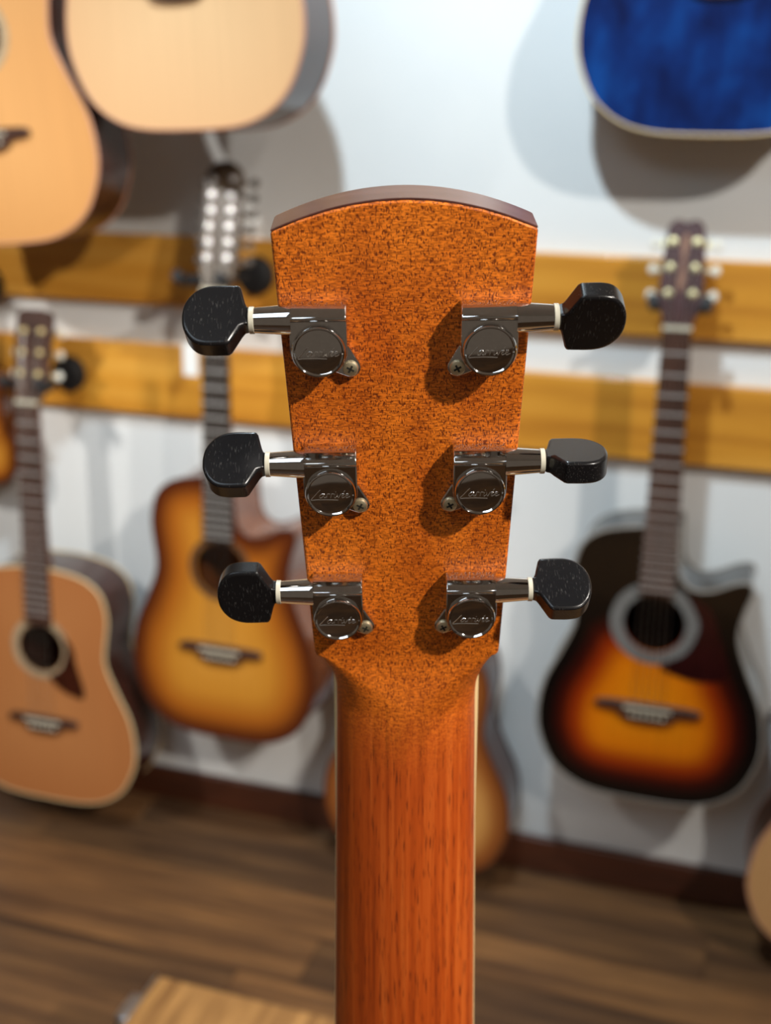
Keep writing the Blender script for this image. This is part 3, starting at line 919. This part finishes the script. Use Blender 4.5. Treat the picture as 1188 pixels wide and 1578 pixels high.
def make_tuner(u, v, side, rot, near_down):
    s = side
    M = MH @ Matrix.Translation((u * mm, 0, v * mm)) @ Matrix(((1, 0, 0, 0), (0, 0, -1, 0), (0, 1, 0, 0), (0, 0, 0, 1)))
    t = housing_mb(s).build('tuning_machine', M_CHROME, G, bevel=0.0004)
    t.matrix_local = M
    S = Matrix.Scale(mm, 4) @ flipx(s)
    barrel_mb(s).build('worm_barrel', M_CHROME, t, sharp=25, bevel=0.00035)
    e, (ex, ey) = ear_mb(s)
    e.build('mounting_ear', M_CHROME, t, bevel=0.0004)
    RZ = Matrix.Rotation(-math.pi / 2, 4, 'Y')      # X -> Z
    MB().revolve([(7.0, 7.1), (8.2, 7.1), (8.65, 6.85), (8.7, 6.5), (8.35, 6.25), (8.2, 6.1)], S @ RZ, 48, False, False).build('cap_rim', M_CHROME, t, sharp=40)
    MB().revolve([(7.6, 6.25), (8.2, 6.2), (8.32, 5.0), (8.40, 3.0), (8.44, 1.0), (8.445, 0.2)], S @ RZ, 48).build('cap', M_CHROME, t, sharp=40)
    eg = MB()
    for st in script_strokes():
        pth = catmull(st, 4) if len(st) > 2 else st
        eg.tube([(x_, y_, 8.46 - 0.0048 * (x_ * x_ + y_ * y_)) for x_, y_ in pth], 0.13, 5, Matrix.Scale(mm, 4))
    eg.build('engraved_name', M_ENGR, t, sharp=60)
    # screw
    scw = MB()
    TS = S @ Matrix.Translation((ex, ey, 0)) @ RZ
    scw.revolve([(1.5, 2.15), (2.3, 2.15), (2.75, 1.95), (2.95, 1.5), (3.0, 0.2)], TS, 20)
    so = scw.build('screw', M_SCREW, t, sharp=40)
    sl = MB()
    for a in (0.5, 0.5 + math.pi / 2):
        sl.box(-1.1, 1.1, -0.27, 0.27, 2.7, 3.06, S @ Matrix.Translation((ex, ey, 0)) @ Matrix.Rotation(a, 4, 'Z'))
    slo = sl.build('screw_recess', M_DARKSLOT, t)
    # shaft sleeve, washer
    AX = S @ Matrix.Translation((0, 7.8, 4.7))
    MB().revolve([(7.0, 4.0), (7.6, 4.0), (8.2, 3.95), (16.6, 3.3), (16.8, 3.1)], AX, 32).build('shaft_sleeve', M_CHROME, t, sharp=30)
    MB().revolve([(16.6, 3.3), (16.7, 3.55), (17.9, 3.55), (18.0, 3.3)], AX, 24).build('washer', M_WASHER, t, sharp=30)
    # button
    near = [(0.0, 2.5), (1.2, 2.7), (2.0, 3.6), (4.6, 8.3), (5.2, 8.8)] + catmull([(5.6, 8.95), (10.5, 9.0), (13.6, 8.2), (15.8, 6.0), (17.1, 3.0), (17.4, 0.0)], 4)
    far = [(0.0, 2.5), (0.7, 2.8), (1.2, 4.0), (2.3, 8.1), (2.8, 8.8)] + catmull([(3.2, 9.0), (9.5, 9.1), (13.2, 8.0), (15.6, 5.8), (17.0, 3.0), (17.4, 0.0)], 4)
    th_ = lambda a: 2.0 + 0.75 * smooth(0.3, 3.0, a)
    bt = MB()
    up, dn = (far, near) if near_down else (near, far)
    if s < 0: up, dn = dn, up
    outl = up + [(a, -h) for a, h in dn[::-1][1:]]
    ring_t = [(a, h, th_(a)) for a, h in outl]; ring_b = [(a, h, -th_(a)) for a, h in outl]
    ins_t = [(8 + (a - 8) * 0.93, h * 0.92, th_(a) + 0.5) for a, h in outl]
    ins_b = [(a, h, -z) for a, h, z in ins_t]
    bt.loft([ins_b, ring_b, ring_t, ins_t])
    bo = bt.build('button', M_EBONY, t, sharp=28, bevel=0.0004)
    bo.data.transform(Matrix.Scale(mm, 4))
    bo.matrix_local = Matrix.Translation((s * 17.8 * mm, 7.8 * mm, 4.7 * mm)) @ (Matrix.Rotation(math.pi, 4, 'Z') if s < 0 else Matrix.Identity(4)) @ Matrix.Rotation(rot if s > 0 else -rot, 4, 'X')
    return t

R_ = math.radians
make_tuner(-22.7, 110.4, -1, R_(-51), True)
make_tuner(-21.1, 68.5, -1, R_(-58), True)
make_tuner(-20.5, 26.4, -1, R_(1), False)
make_tuner(22.1, 110.2, 1, R_(21), False)
make_tuner(20.6, 68.5, 1, R_(-92), True)
make_tuner(19.1, 26.4, 1, R_(-65), True)
